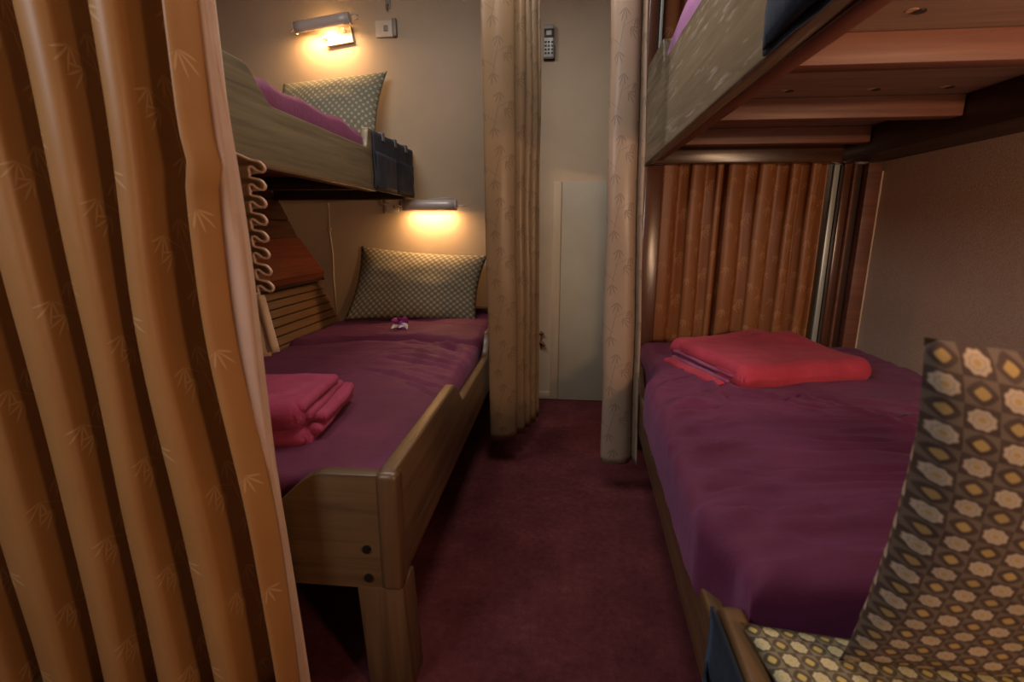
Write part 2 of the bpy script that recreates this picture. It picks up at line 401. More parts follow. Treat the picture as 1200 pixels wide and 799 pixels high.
# ---- upper left bunk
b = thing('bunk_bed', (-1.3, 2, 1.2), 'upper left wooden bunk with grey-olive notched rail below the tilted wall lamp', 'bed', 'wooden bunk beds')
hard('side_rail', prism(rail_profile(.95, 2.99, 1.237, 1.50, 1.412, 1.40, 1.53, 2.262, 2.305), 'X', -.905, -.870, .006, 3), M['olive'], b)
hard('edge_moulding', box(-.905, -.862, .95, 2.34, 1.225, 1.238, bev=.003), M['brown'], b, label='worn pale lower edge of the rail')
hard('bed_board', box(-1.74, -.905, .95, 2.99, 1.29, 1.31), M['red_y'], b)
hard('cross_beam', box(-1.72, -.93, 2.93, 2.995, 1.226, 1.29, bev=.004), M['darkwood'], b)
hard('cross_beam', box(-1.72, -.93, 2.30, 2.36, 1.235, 1.29, bev=.004), M['darkwood'], b)
hard('cross_beam', box(-1.70, -.93, 1.55, 1.61, 1.235, 1.29, bev=.004), M['red_y'], b)
hard('bracket_clip', tube([(-1.075, 2.985, 1.225), (-1.075, 2.97, 1.205), (-1.055, 2.97, 1.20), (-1.03, 2.985, 1.205)], .006, 8), M['cable'], b)
# ---- lower right bunk
b = thing('bunk_bed', (.8, 1.5, 0), 'lower right wooden bunk with plain brown side rail beside the carpeted aisle', 'bed', 'wooden bunk beds')
hard('side_rail', shear_x(prism(rail_profile(-.05, 2.40, .24, .460, .395, .705, .79, 2.02, 2.14), 'X', 0, .034, .008, 3), lambda y, z: rx(y)), M['brown'], b)
hard('bed_board', shear_x(box(.04, .08, -.05, 2.38, .29, .32), lambda y, z: rx(y)), M['red_y'], b)
hard('bed_board', box(.40, RWX-.005, -.05, 2.38, .29, .32), M['red_y'], b)
for y in (2.30, 0.0): hard('leg', shear_x(box(.006, .075, y, y+.07, 0, .29, bev=.006), lambda yy, z: rx(yy)), M['brown_z'], b)
# ---- upper right bunk
b = thing('bunk_bed', (.9, 1, 1.3), 'upper right wooden bunk overhead with scuffed rail and slatted red-brown underside', 'bed', 'wooden bunk beds')
P = rail_profile(-.30, 2.44, 1.368, 1.745, 1.655, .80, 1.02, 2.05, 2.09)
bm = prism(P, 'X', .360, .398, .007, 3)
for v in bm.verts:
    if v.co.z < 1.40: v.co.z += .022*(1.6-v.co.y)/1.6-.022
hard('side_rail', bm, M['scuffed'], b)
hard('edge_moulding', box(.398, .440, -.30, 2.41, 1.350, 1.425, bev=.006), M['red_y'], b, label='dark red batten along the inside of the rail')
hard('bed_board', box(.40, 1.375, -.30, 2.41, 1.447, 1.465), M['ply'], b, label='plywood underside with bolt holes')
for y in (.45, 1.19, 1.72, 2.18):
    hard('slat', box(.44, 1.19 if y > 1 else 1.19, y, y+.055, 1.385, 1.446, bev=.003), M['red'], b)
hard('ledger', box(1.192, 1.378, -.30, 2.395, 1.338, 1.446, bev=.005), M['darkwood'], b, label='dark beam along the right wall')
for (x, y) in ((.653, 1.10), (.886, 1.09), (.655, 1.645), (.896, 1.65), (1.09, 1.645)):
    bm = tube([(x, y, 1.4475), (x, y, 1.4445)], .011, 12)
    h = hard('bolt_hole', bm, M['bolt'], b)
    obj('lit_rim', tube([(x-.016, y-.004, 1.4475), (x-.016, y-.004, 1.4460)], [.012, .010], 10), M['hole_light'], h, smooth=False)  # pale disc paints the light caught on the left of each hole

# ============================================================ MATTRESSES WITH PURPLE SHEETS
def sheet(name, parent, xl, xr, y0, y1, zt, h, wr, nx=110, ny=150, r=.035):
    xl = xl if callable(xl) else (lambda y, a=xl: a); xr = xr if callable(xr) else (lambda y, a=xr: a)
    def edge(t, n0=.14):     # returns (inset fraction 0..1, drop)
        pass
    def fn(u, v):
        # parameter outside [.06,.94] bends over the edge
        def prof(t):
            e = .07
            if t < e: k = (e-t)/e; return 0, k
            if t > 1-e: k = (t-1+e)/e; return 1, k
            return (t-e)/(1-2*e), 0
        fu, ku = prof(u); fv, kv = prof(v)
        y = lerp(y0+r, y1-r, fv); 
        x = lerp(xl(y)+r, xr(y)-r, fu)
        def bend(k):           # outward offset, drop
            a = min(k*2, 1)*math.pi/2; return r*math.sin(a), r*(1-math.cos(a))+max(0, k-.5)*2*(h-r)
        ox, dx = bend(ku); oy, dy = bend(kv)
        x += ox*(1 if u > .5 else -1)*(1 if ku else 0); y += oy*(1 if v > .5 else -1)*(1 if kv else 0)
        d = max(dx, dy)
        wz = wr(x, y, fu, fv)
        return Vector((x, y, zt-d+wz*(1-.55*min(1, d/h))))
    return obj(name, grid(fn, nx, ny), M['sheet'], parent)
def ridge(x, y, ang, freq, seed, sharp=1.5):
    c, s = math.cos(ang), math.sin(ang); u = x*c+y*s; v = -x*s+y*c
    n = nz(u*freq*.22+seed, v*freq+.6*nz(x*3+seed, y*3), seed)
    return (1-abs(n)*2)**sharp if abs(n) < .5 else 0
def crease(x, y, x0, y0, x1, y1, amp, wd):
    dx, dy = x1-x0, y1-y0; L = math.hypot(dx, dy)
    t = ((x-x0)*dx+(y-y0)*dy)/(L*L)
    if t < -.1 or t > 1.1: return 0
    d = ((x-x0)*dy-(y-y0)*dx)/L + .12*L*.3*math.sin(3*t+x0*7)+.008*nz(t*5, x0*9, 3)
    if abs(d) > wd*4: return 0
    return amp*ss(-.1, .2, t)*ss(1.1, .75, t)*(math.exp(-(d/wd)**2)-.8*math.exp(-((d+wd*1.5)/wd)**2))
rc_ = random.Random(4)
CR_L = [(-.40, 1.55+.09*i+rc_.uniform(-.03, .03), -.40-rc_.uniform(.15, .42), 1.72+.085*i+rc_.uniform(-.04, .08), rc_.uniform(.006, .013), rc_.uniform(.008, .018)) for i in range(8)]
CR_L += [(rc_.uniform(-1.2, -.7), y, rc_.uniform(-.7, -.4), y+rc_.uniform(-.08, .12), rc_.uniform(.004, .009), rc_.uniform(.008, .016)) for y in (1.75, 1.95, 2.1, 2.2, 2.25, 2.42, 2.5, 2.58, 2.66)]
CR_L += [(rc_.uniform(-1.1, -.7), y, rc_.uniform(-.8, -.5), y+.2, .003, .012) for y in (1.2, 1.4, 1.6)]
CR_R = [(rx(.9+.1*i)+.03, .88+.1*i+rc_.uniform(-.03, .03), rx(1)+rc_.uniform(.15, .4), .80+.11*i+rc_.uniform(-.02, .12), rc_.uniform(.009, .016), rc_.uniform(.009, .017)) for i in range(9)]
CR_R += [(rc_.uniform(.4, .7), y, rc_.uniform(.75, 1.2), y+rc_.uniform(-.05, .08), rc_.uniform(.006, .010), rc_.uniform(.007, .013)) for y in (.84, .92, 1.0, 1.06, 1.24, 1.35, 1.5)]
CR_R += [(.55, 1.75, .50, 1.45, .014, .014), (.50, 1.5, .62, 1.36, .013, .012), (.58, 1.62, .75, 1.40, .010, .014), (.75, 1.62, .95, 1.25, .009, .016), (.45, 1.6, .65, 1.5, .008, .012)]
def wr_left(x, y, fu, fv):
    z = .006*nz(x*4, y*4, 1)+.003*nz(x*11, y*9, 2)
    far = ss(1.5, 2.2, y)
    z += .010*far*ridge(x, y, .25, 9, 3.3)*ss(.2, .7, fu)
    z += .006*ridge(x, y, .1, 7, 8.1)*(.3+far)
    # folded-back band along the pillow end
    yc = 2.33+.05*math.sin(x*5)+.06*(fu-.5)
    z -= .030*math.exp(-((y-yc)/.016)**2)
    z += .022*ss(yc, yc+.06, y)
    z += .018*ss(2.3, 2.7, y)*math.exp(-((fu-.85)/.2)**2)
    z -= .05*ss(1.28, 1.0, y)*ss(.4, 0, fu)
    z -= .02*ss(.45, 0, fu)
    # puckers running to the aisle edge
    e = ss(.72, .98, fu)*ss(1.2, 1.9, y)
    z += .006*e*nz(y*13+x*5, x*3, 5)*1.6
    for cr in CR_L: z += crease(x, y, *cr)
    return z
t = thing('mattress', (-.85, 2, .32), 'mattress under a rumpled purple sheet on the lower left bunk', 'mattress', 'mattresses on the bunks')
hard('core', box(-1.24, -.395, 1.0, 2.97, .322, .44, bev=.03), M['core'], t)
sheet('sheet', t, lambda y: -1.355, lambda y: -.380, .968, 2.985, .508, .13, wr_left, 120, 190)
def wr_right(x, y, fu, fv):
    z = .008*nz(x*3, y*3, 4)+.003*nz(x*10, y*10, 2)
    z += .012*ridge(x, y, -.45, 6, 1.7)*ss(2.2, 1.4, y)
    z += .007*ridge(x, y, .12, 12, 5.7, 2.5)
    z += .008*ridge(x, y, .05, 5, 9.2)*ss(1.3, .9, y)
    z -= .016*math.exp(-((y-1.17-.02*fu)/.007)**2)*ss(.22, .4, fu)*ss(.95, .75, fu)
    z += .013*ss(.35, .02, fu)*nz(y*15-x*9, x*3, 5)*ss(2.1, 1.7, y)
    z += .02*math.exp(-((fu-.5)/.5)**2)
    z -= .012*ss(.86, .82, y)
    for cr in CR_R: z += crease(x, y, *cr)
    return z
t = thing('mattress', (.85, 1.5, .32), 'mattress under a smooth purple sheet on the lower right bunk', 'mattress', 'mattresses on the bunks')
hard('core', box(.40, RWX-.02, .1, 2.36, .322, .42, bev=.03), M['core'], t)
def xl_r(y):
    b_ = ss(.775, .87, y)*ss(1.90, 1.72, y)
    return rx(y)+.040-.050*b_
sheet('sheet', t, xl_r, RWX-.006, .708, 2.385, .515, .15, wr_right, 120, 190, .045)
def wr_top(x, y, fu, fv):
    return .008*nz(x*5, y*5, 7)+.009*ss(.6, 1, fu)*math.sin(y*11+x*30+3*nz(x*3, y*3, 2))+.010*ridge(x, y, .9, 9, 6)+.01*ridge(x, y, 1.4, 6, 4)
t = thing('mattress', (-1.3, 2, 1.31), 'mattress under a purple sheet on the upper left bunk, bulging over its low rail', 'mattress', 'mattresses on the bunks')
hard('core', box(-1.70, -.95, 1.0, 2.97, 1.312, 1.40, bev=.03), M['core'], t)
sheet('sheet', t, -1.75, lambda y: -.900+.012*ss(1.5, 1.6, y)*ss(2.31, 2.26, y), 1.0, 2.975, 1.482, .14, wr_top, 50, 90)
t = thing('mattress', (.9, 1, 1.465), 'mattress under a mauve sheet on the upper right bunk, seen over its rail', 'mattress', 'mattresses on the bunks')
hard('core', box(.42, 1.36, -.2, 2.35, 1.467, 1.60, bev=.03), M['core'], t)
sheet('sheet', t, lambda y: lerp(.402, .372, ss(1.03, 1.12, y)), RWX-.008, -.25, 2.045, 1.765, .10, lambda x, y, fu, fv: .016*math.sin(y*14+x*3)+.01*nz(x*5, y*6, 3), 40, 90, .05).data.materials[0] = M['mauve']

# ============================================================ PILLOWS
def pillow(name, BL, BR, TR, TL, T, mat, label, cat='pillow', group='patterned pillows', droop=0.0, seed=0, n=44):
    BL, BR, TR, TL = map(Vector, (BL, BR, TR, TL))
    nrm = (BR-BL).cross(TL-BL).normalized()
    base = (BL+BR)/2
    def mk(sgn):
        def fn(u, v):
            a = 2*u-1; c = 2*v-1
            pu = 1-.07*(1-c*c)**1.0; pv = 1-.08*(1-a*a)
            uu = .5+a*pu/2; vv = .5+c*pv/2
            p = BL.lerp(BR, uu).lerp(TL.lerp(TR, uu), vv)
            th = T*((1-a*a)**.55*(1-c*c)**.55)
            w_ = .06*T*nz(uu*7+seed, vv*7, seed)+.10*T*nz(uu*3+seed, vv*3, 2)
            e = min(1, 4*(1-abs(a)), 4*(1-abs(c)))
            puck = .05*T*math.sin(vv*60+seed)*math.exp(-((1-abs(a))/.12)**2)*(1 if abs(a) < .999 else .6)
            return p+nrm*sgn*(th*(1+0*e)+(w_+puck)*(e if th > 0 else 0))
        return fn
    bm = grid(mk(1), n, n, lambda u, v: (u, v)); b2 = grid(mk(-1), n, n, lambda u, v: (u, v))
    me2 = bpy.data.meshes.new('tmp'); b2.to_mesh(me2); b2.free(); bm.from_mesh(me2); bpy.data.meshes.remove(me2)
    bmesh.ops.remove_doubles(bm, verts=bm.verts[:], dist=.0004)
    o = obj(name, bm, mat, None, loc=base)
    return setp(o, label, cat, group)
pillow('pillow', (-1.262, 2.77, .535), (-.475, 2.77, .530), (-.432, 2.955, .905), (-1.205, 2.955, .955), .075, M['pil_far'],
       'cream and brown ring-patterned pillow leaning on the wall under the level lamp', seed=1)
pillow('pillow', (-1.62, 2.72, 1.50), (-1.02, 2.80, 1.53), (-.985, 2.945, 1.915), (-1.60, 2.945, 1.865), .085, M['pil_top'],
       'grey-green ring-patterned pillow standing on the upper left bunk', seed=2)
pillow('pillow', (.385, .600, .482), (1.02, .645, .477), (1.02, .46, .925), (.306, .440, .962), .085, M['pil_near'],
       'large flower-and-diamond patterned pillow close by at the right edge of the photo', seed=3, n=60)
pillow('pillow', (.272, .02, .458), (.95, .02, .458), (.95, .672, .470), (.282, .672, .470), .034, M['pil_flat'],
       'flower-patterned pillow with yellow light in its print colours, lying flat under the end of the purple sheet', seed=4)

# ============================================================ CURTAINS
def cat(pts, n):
    pts = [Vector(p) for p in pts]; out = []; N = len(pts)-1
    for i in range(N*n+1):
        s = min(i/n, N-1e-6); k = int(s); t = s-k
        p0, p1, p2, p3 = pts[max(k-1, 0)], pts[k], pts[k+1], pts[min(k+2, N)]
        out.append(.5*((2*p1)+(-p0+p2)*t+(2*p0-5*p1+4*p2-p3)*t*t+(-p0+3*p1-3*p2+p3)*t**3))
    return out
def curtain(path_bot, path_top, z0, z1, n=6, nv=40, wob=.006, seed=0, zfn=None, xfn=None, u0=0):
    A = cat([(p[0], p[1], 0) for p in path_bot], n); B = cat([(p[0], p[1], 0) for p in path_top], n)
    L = [u0]
    for a, b in zip(A, A[1:]): L.append(L[-1]+(b-a).length)
    N = len(A)-1
    def fn(u, v):
        i = round(u*N); p = A[i].lerp(B[i], v); z = lerp(z0, z1, v)
        w_ = wob*nz(L[i]*5+seed, z*2.2, seed); w2 = wob*nz(L[i]*5+seed+9, z*2.2, seed)
        q = Vector((p.x+w_, p.y+w2, z))
        if xfn: q = xfn(q, u, v)
        return q
    def uv(u, v): return (L[round(u*N)], lerp(z0, z1, v))
    return grid(fn, N, nv, uv)
def solid(o, t=.0016):
    md = o.modifiers.new('thickness', 'SOLIDIFY'); md.thickness = t; md.offset = 0; return o
# -- large foreground curtain, gold, sharp pleats
path = [(-.545, .842), (-.551, .806), (-.566, .792)]
px = -.590; k = 0
while px > -2.0:
    wv = min(.150, .108+.014*k)+.006*math.sin(k*2.3+1); q = wv/.1
    path += [(px+.012*q, .905), (px-.010*q, .917), (px-.042*q, .912), (px-.055*q, .875), (px-.053*q, .806), (px-.057*q, .788), (px-.066*q, .780), (px-.080*q, .778), (px-.090*q, .782), (px-.093*q, .80), (px-.086*q, .87)]
    px -= wv; k += 1
t = thing('curtain', (-1.0, .82, .0), 'large gold bamboo-patterned curtain with deep pleats filling the left foreground', 'curtain', 'bamboo-patterned bunk curtains')
def lean(q, u, v):
    q.x += (.006*math.sin(q.z*4+u*20)); q.x -= .022*math.exp(-((q.z-.92)/.28)**2)*ss(.35, 0, u); q.x += .010*math.exp(-((q.z-1.16)/.03)**2)*ss(.06, 0, u); return q
o = solid(obj('drape', curtain(path, [(a[0]-.062, a[1]) for a in path], .015, 2.38, 4, 60, .006, 3, None, lean), M['gold'], t))
hp = [(-.5475, .8395), (-.541, .846), (-.533, .853)]
solid(obj('hem', curtain(hp, [(a[0]-.062, a[1]) for a in hp], .015, 2.38, 3, 60, .006, 3, None, lean), M['lining'], t, label='rose-beige lining turned out at the edge'), .004)
# -- gathered champagne curtain at the far left
pb = [(-.298, 2.13), (-.302, 2.105), (-.25, 2.10), (-.196, 2.12), (-.188, 2.15), (-.215, 2.19), (-.165, 2.20), (-.158, 2.225), (-.19, 2.27), (-.142, 2.275), (-.135, 2.30), (-.165, 2.34), (-.118, 2.345), (-.112, 2.37), (-.14, 2.42), (-.095, 2.425)]
pt_ = [(-.322, 2.13), (-.330, 2.105), (-.27, 2.095), (-.212, 2.12), (-.204, 2.15), (-.225, 2.19), (-.180, 2.17), (-.160, 2.21), (-.20, 2.27), (-.150, 2.275), (-.145, 2.30), (-.175, 2.34), (-.130, 2.345), (-.122, 2.37), (-.15, 2.42), (-.112, 2.425)]
t = thing('curtain', (-.2, 2.2, 0), 'champagne bamboo-patterned curtain gathered beside the lower left bunk and far wall', 'curtain', 'bamboo-patterned bunk curtains')
solid(obj('drape', curtain(pb, pt_, .108, 2.395, 5, 60, .007, 5), M['champagne'], t))
# -- gathered silvery curtain at the far right
pb = [(.192, 1.955), (.184, 1.93), (.205, 1.905), (.27, 1.900), (.300, 1.930), (.305, 1.95), (.316, 1.915), (.324, 1.905), (.325, 1.93), (.314, 1.975)]
pt_ = [(.150, 1.955), (.140, 1.93), (.160, 1.905), (.215, 1.905), (.238, 1.935), (.243, 1.955), (.250, 1.92), (.262, 1.91), (.265, 1.93), (.252, 1.985)]
t = thing('curtain', (.25, 1.93, 0), 'narrow silvery rose curtain hanging before the right bunk beside the grey wall panel', 'curtain', 'bamboo-patterned bunk curtains')
solid(obj('drape', curtain(pb, pt_, .118, 2.395, 5, 90, .012, 11), M['silver'], t))
# -- bronze curtain across the opening at the foot of the right bunk
pb = []; x = .448; k = 0; rb = random.Random(12)
while x < 1.10:
    w_ = rb.choice((.052, .085, .11, .13)); d = rb.uniform(.028, .055)
    pb += [(x, PY+.005), (x+w_*.45, PY+.012), (x+w_*.62, PY+.012+d), (x+w_*.95, PY+.010+d*.6)]
    x += w_*1.02; k += 1
t = thing('curtain', (.85, PY, .45), 'bronze bamboo-patterned curtain across the opening behind the folded red towel', 'curtain', 'bamboo-patterned bunk curtains')
pt_ = [(a[0]+.006, a[1]) for a in pb]
solid(obj('drape', curtain(pb, pt_, .40, 1.375, 4, 30, .006, 21), M['bronze'], t))
pb2 = [(a[0]-.03, a[1]+.005) for a in pb if a[0] < .78]
t = thing('curtain', (.6, PY, 1.5), 'orange-brown curtain behind the mauve sheet of the upper right bunk', 'curtain', 'bamboo-patterned bunk curtains')
solid(obj('drape', curtain(pb2, pb2, 1.47, 2.39, 4, 20, .004, 31), M['bronze'], t))
# -- ruffled beige curtain heading showing behind the gold curtain
t = thing('gathered_curtain', (-.7, 1.05, .8), 'beige curtain bunched into looped ruffles behind the edge of the gold curtain', 'curtain')
loops = [(-.668, 1.205)]
zt = 1.172; n_ = 8
for i in range(n_):
    zc = zt-i*.0345; xo = -.600-.010*math.sin(i*.3)
    loops += [(xo-.030, zc+.017), (xo-.010, zc+.012), (xo, zc+.001), (xo-.004, zc-.007), (xo-.016, zc-.005), (xo-.027, zc+.003), (xo-.034, zc+.000), (xo-.033, zc-.010)]
A = cat([(a, b_, 0) for a, b_ in loops], 5)
def ruf(u, v):
    p = A[round(u*(len(A)-1))]; mx = -.630
    amp = 1-.75*ss(.1, .7, v)
    return Vector((lerp(p.x, mx, 1-amp)-v*.14, 1.0+.10*v, p.y+.02*v*nz(p.y*9, 2)))
solid(obj('ruffle', grid(ruf, len(A)-1, 12), M['beige'], t), .003)
def hemf(u, v):
    p = A[round(u*(len(A)-1))]; return Vector((p.x+.0005, 1.0-.003+.006*v, p.y))
solid(obj('hem', grid(hemf, len(A)-1, 1), M['lining'], t, label='paler edge binding looping down the ruffles'), .0045)
solid(obj('drape', curtain([(-.85, 1.11), (-.82, 1.085), (-.79, 1.11), (-.76, 1.085), (-.73, 1.10)], [(-.85, 1.11), (-.82, 1.085), (-.79, 1.11), (-.76, 1.085), (-.73, 1.10)], .78, 2.40, 5, 30, .004, 13), M['beige'], t), .003)
tail = curtain([(-.80, 1.10), (-.70, 1.04), (-.665, 1.015), (-.640, 1.02)], [(-.80, 1.10), (-.70, 1.03), (-.660, 1.005), (-.645, 1.01)], .775, .925, 5, 10, .004, 3)
solid(obj('tail', tail, M['beige'], t), .003)
tail = curtain([(-.632, 1.005), (-.622, .998), (-.610, 1.004)], [(-.655, 1.005), (-.640, .998), (-.632, 1.004)], .790, .915, 5, 10, .002, 7)
solid(obj('tail', tail, M['beige'], t), .004)

# ============================================================ FOLDED TOWELS
def pad(x0, x1, y0, y1, z0, z1, r, seed, fr=None, amp=.004, n=34):
    """soft slab: superellipse section, noise relief"""
    cx, cy, cz = (x0+x1)/2, (y0+y1)/2, (z0+z1)/2; hx, hy, hz = (x1-x0)/2, (y1-y0)/2, (z1-z0)/2
    def mk(s):
        def fn(u, v):
            a, c = 2*u-1, 2*v-1
            ex = max(0, (abs(a)*hx-(hx-r))/r); ey = max(0, (abs(c)*hy-(hy-r))/r)
            q = min(1, (ex**2.0+ey**2.0)**.5 if ex > 0 and ey > 0 else max(ex, ey))
            z = hz*math.sqrt(max(0, 1-q*q))
            x, y = cx+a*hx, cy+c*hy
            if ex > 0 and ey > 0 and (ex*ex+ey*ey) > 1:
                k = 1/math.hypot(ex, ey); x = cx+math.copysign(hx-r+r*ex*k, a); y = cy+math.copysign(hy-r+r*ey*k, c)
            p = Vector((x, y, cz+s*z))
            p.z += amp*nz(x*9+seed, y*9, seed)+amp*.5*nz(x*26+seed, y*26, seed)
            p.x += amp*1.5*nz(y*7, z*30, seed+3); p.y += amp*1.2*nz(x*7, z*30, seed+5)
            return fr(p) if fr else p
        return fn
    def rem(u): return .5-.5*math.cos(math.pi*u)
    bm = grid(lambda u, v: mk(1)(rem(u), rem(v)), n, n); b2 = grid(lambda u, v: mk(-1)(rem(u), rem(v)), n, n)
    me2 = bpy.data.meshes.new('tmp'); b2.to_mesh(me2); b2.free(); bm.from_mesh(me2); bpy.data.meshes.remove(me2)
    bmesh.ops.remove_doubles(bm, verts=bm.verts[:], dist=.0003); return bm
# local frame: origin at front-right corner
def frame(ox, oy, ang):
    c, s = math.cos(ang), math.sin(ang)
    return lambda p: Vector((ox+p.x*c-p.y*s, oy+p.x*s+p.y*c, p.z))
t = thing('folded_blanket', (-.85, 1.35, .5), 'wine-red folded blanket with layered ends on the lower left bunk', 'blanket')
F = frame(-.632, 1.140, R(8))
for i, (xr_, yf, yb_, z0, z1, r) in enumerate(((-.005, .0, .30, .497, .528, .016), (.020, .025, .335, .520, .550, .015), (.028, .05, .345, .544, .570, .013),
                                         (-.004, .02, .335, .562, .588, .013), (-.012, .0, .30, .584, .616, .016))):
    obj('fold', pad(-.46, xr_, yf, yb_, z0, z1, r, i*3.1, F, .005), M['blanket'], t)
obj('fold', pad(-.46, -.015, -.022, .10, .545, .622, .036, 9, F, .005), M['blanket'], t)
obj('fold', pad(-.46, -.008, -.014, .10, .492, .552, .028, 12, F, .005), M['blanket'], t)
t = thing('folded_towel', (.85, 1.95, .52), 'bright red folded towel on the lower right bunk before the bronze curtain', 'towel')
c_ = R(17); F = frame(.600, 1.640, c_)
def F2(p):
    # widen to the front right, lean back
    q = p.copy(); q.x += .12*max(0, q.y)*(-.15); q.z += .030*ss(.15, .42, q.y)*ss(.1, .5, q.x)*(1 if q.z > .53 else .3); return F(q)
obj('top_fold', pad(.0, .52, .0, .40, .552, .612, .029, 4, F2, .004, 50), M['towel'], t)
obj('front_fold', pad(-.002, .523, -.016, .16, .520, .6095, .040, 6, F2, .004, 50), M['towel'], t)
for i, (z0, z1, x0, y0) in enumerate(((.516, .542, -.050, .06), (.536, .550, -.012, .05), (.547, .560, .004, .04), (.559, .572, -.006, .03))):
    obj('layer', pad(x0, .50, y0, .42, z0, z1, .012 if i == 0 else .007, 20+i, F2, .003), M['towel_edge'] if i else M['towel'], t)
obj('rear_fold', pad(.03, .46, .36, .52, .520, .600, .03, 31, F2, .004), M['towel'], t, label='darker second fold behind')

# ============================================================ WALL FITTINGS
def wall_lamp(y, z, x0, x1, tilt, label, bracket):
    cx = (x0+x1)/2; L = (x1-x0)/2; rad = .030
    t = thing('wall_lamp', (cx, FW, z), label, 'lamp', 'steel tube lamps on the far wall')
    rot = Matrix.Translation((cx, y, z)) @ Matrix.Rotation(-tilt, 4, 'Y') @ Matrix.Translation((-cx, -y, -z))
    def fin(bm): bm.transform(rot); return bm
    # trough shade: open towards the wall and down
    def sh(u, v):
        a = R(-78)+u*R(275)     # 0 = away from the wall, up to over the top
        return Vector((lerp(cx-L, cx+L, v), y-rad*math.cos(a)*1.0, z+rad*math.sin(a)))
    solid(obj('shade', fin(grid(sh, 18, 6)), M['steel'], t), .0025)
    for s in (-1, 1): obj('end_cap', fin(tube([(cx+s*L, y, z), (cx+s*(L+.006), y, z)], rad*1.02, 18)), M['steel'], t, smooth=False)
    obj('tube_bulb', fin(tube([(cx-L*.85, y+.004, z-.006), (cx+L*.85, y+.004, z-.006)], .011, 10)), M['glow'], t)
    if bracket:
        rods = [([(cx-L-.004, y, z), (cx-L-.02, y+.005, z+.004), (cx-L-.035, y+.01, z-.008)], .004),
                ([(cx+L+.004, y, z+.01), (cx+L+.03, y, z+.018), (cx+L+.052, y, z+.006), (cx+L+.048, y, z-.012), (cx+L+.01, y, z-.018)], .004)]
    else:
        rods = [([(cx-L-.05, y, z-.003), (cx-L, y, z-.002)], .004), ([(cx+L, y, z-.004), (cx+L+.062, y, z-.004)], .0045),
                ([(cx-.01, y, z+.033), (cx+L*.5, y+.01, z+.040), (cx+L*.8, y+.02, z+.04), (cx+L*.8, FW, z+.03)], .003)]
    for p_, r_ in rods: obj('pivot_rod', fin(tube(p_, r_, 8)), M['steel'], t)
    if bracket:
        hard('mount_plate', fin(box(cx-.028, cx+.128, FW-.010, FW-.001, z-.085, z-.012, bev=.003)), M['white'], t)
        bm = box(cx-.034, cx+.134, FW-.022, FW-.010, z-.092, z-.082, bev=.002); add_box(bm, cx+.124, cx+.134, FW-.022, FW-.010, z-.09, z-.01, bev=.002)
        add_box(bm, cx+.08, cx+.10, FW-.04, FW-.010, z-.035, z-.02, bev=.002); add_box(bm, cx-.034, cx-.014, FW-.04, FW-.010, z-.055, z-.04, bev=.002)
        hard('bracket', fin(bm), M['white'], t)
    else:
        hard('mount_plate', box(cx-.05, cx+.05, FW-.06, FW-.001, z-.02, z+.02, bev=.003), M['white'], t)
    lamp('wall_lamp_light', 'AREA', (cx, y+.012, z-.035), 3.0, (1.0, .56, .24), L*1.7, .03, (cx, y+.055, z-.3))
    lamp('wall_lamp_spill', 'POINT', (cx, y+.03, z+.002), 1.6, (1.0, .56, .20), .02)
    return t
wall_lamp(2.935, 1.192, -.924, -.616, 0, 'level steel tube lamp glowing above the lower left pillow', False)
wall_lamp(2.925, 2.160, -1.488, -1.178, R(7), 'tilted steel tube lamp on a white bracket above the upper left bunk', True)
def switch(cx, z, w_, h_, label, hole):
    t = thing('wall_socket', (cx, FW, z), label, 'socket', 'cream plates on the far wall')
    hard('plate', box(cx-w_/2, cx+w_/2, FW-.014, FW-.001, z-h_/2, z+h_/2, bev=.004), M['white'], t)
    hard('rim', box(cx+w_/2-.022, cx+w_/2+.002, FW-.026, FW-.001, z-h_/2, z+h_/2+.006, bev=.004) if hole else box(cx-w_/2-.012, cx-w_/2, FW-.02, FW-.001, z-h_/2-.006, z+h_/2+.006, bev=.003), M['rim'], t)
    hard('rocker' if hole else 'slot', box(cx-.012, cx+.012, FW-.020, FW-.012, z-.014, z+.016, bev=.003) if hole else box(cx+.01, cx+.016, FW-.017, FW-.012, z-.012, z+.012, bev=.001), M['rim'], t)
switch(-1.0, 2.148, .12, .085, 'cream switch plate on the wall right of the tilted lamp', True)
switch(-1.015, 1.190, .08, .07, 'cream socket plate at the left end of the level lamp', False)
t = thing('wall_hook', (-.985, FW, 2.26), 'small dark hook on the wall above the cream switch plate', 'hook', 'hooks on the far wall')
hard('prong', tube([(-.985, FW, 2.275), (-.985, FW-.02, 2.26), (-.985, FW-.02, 2.235)], .006, 8), M['rim'], t)
hard('back_plate', box(-1.0, -.97, FW-.006, FW-.0005, 2.25, 2.30, bev=.002), M['rim'], t)
o = obj('wall_cable', tube([(-1.417, FW-.004, 1.21), (-1.422, FW-.004, 1.1), (-1.424, FW-.005, 1.06), (-1.414, FW-.004, .9), (-1.42, FW-.004, .75), (-1.42, FW-.004, .52)], .005, 8), M['cable'], None, loc=(0, 0, 0))
setp(o, 'thin cream cable running down the corner of the far wall behind the pillow', 'cable')
t = thing('cable_clip_nail', (-1.42, FW, 1.05), 'small pale clip holding the thin wall cable', 'clip')
hard('clip_body', box(-1.434, -1.410, FW-.014, FW-.001, 1.045, 1.065, bev=.003), M['cable'], t)
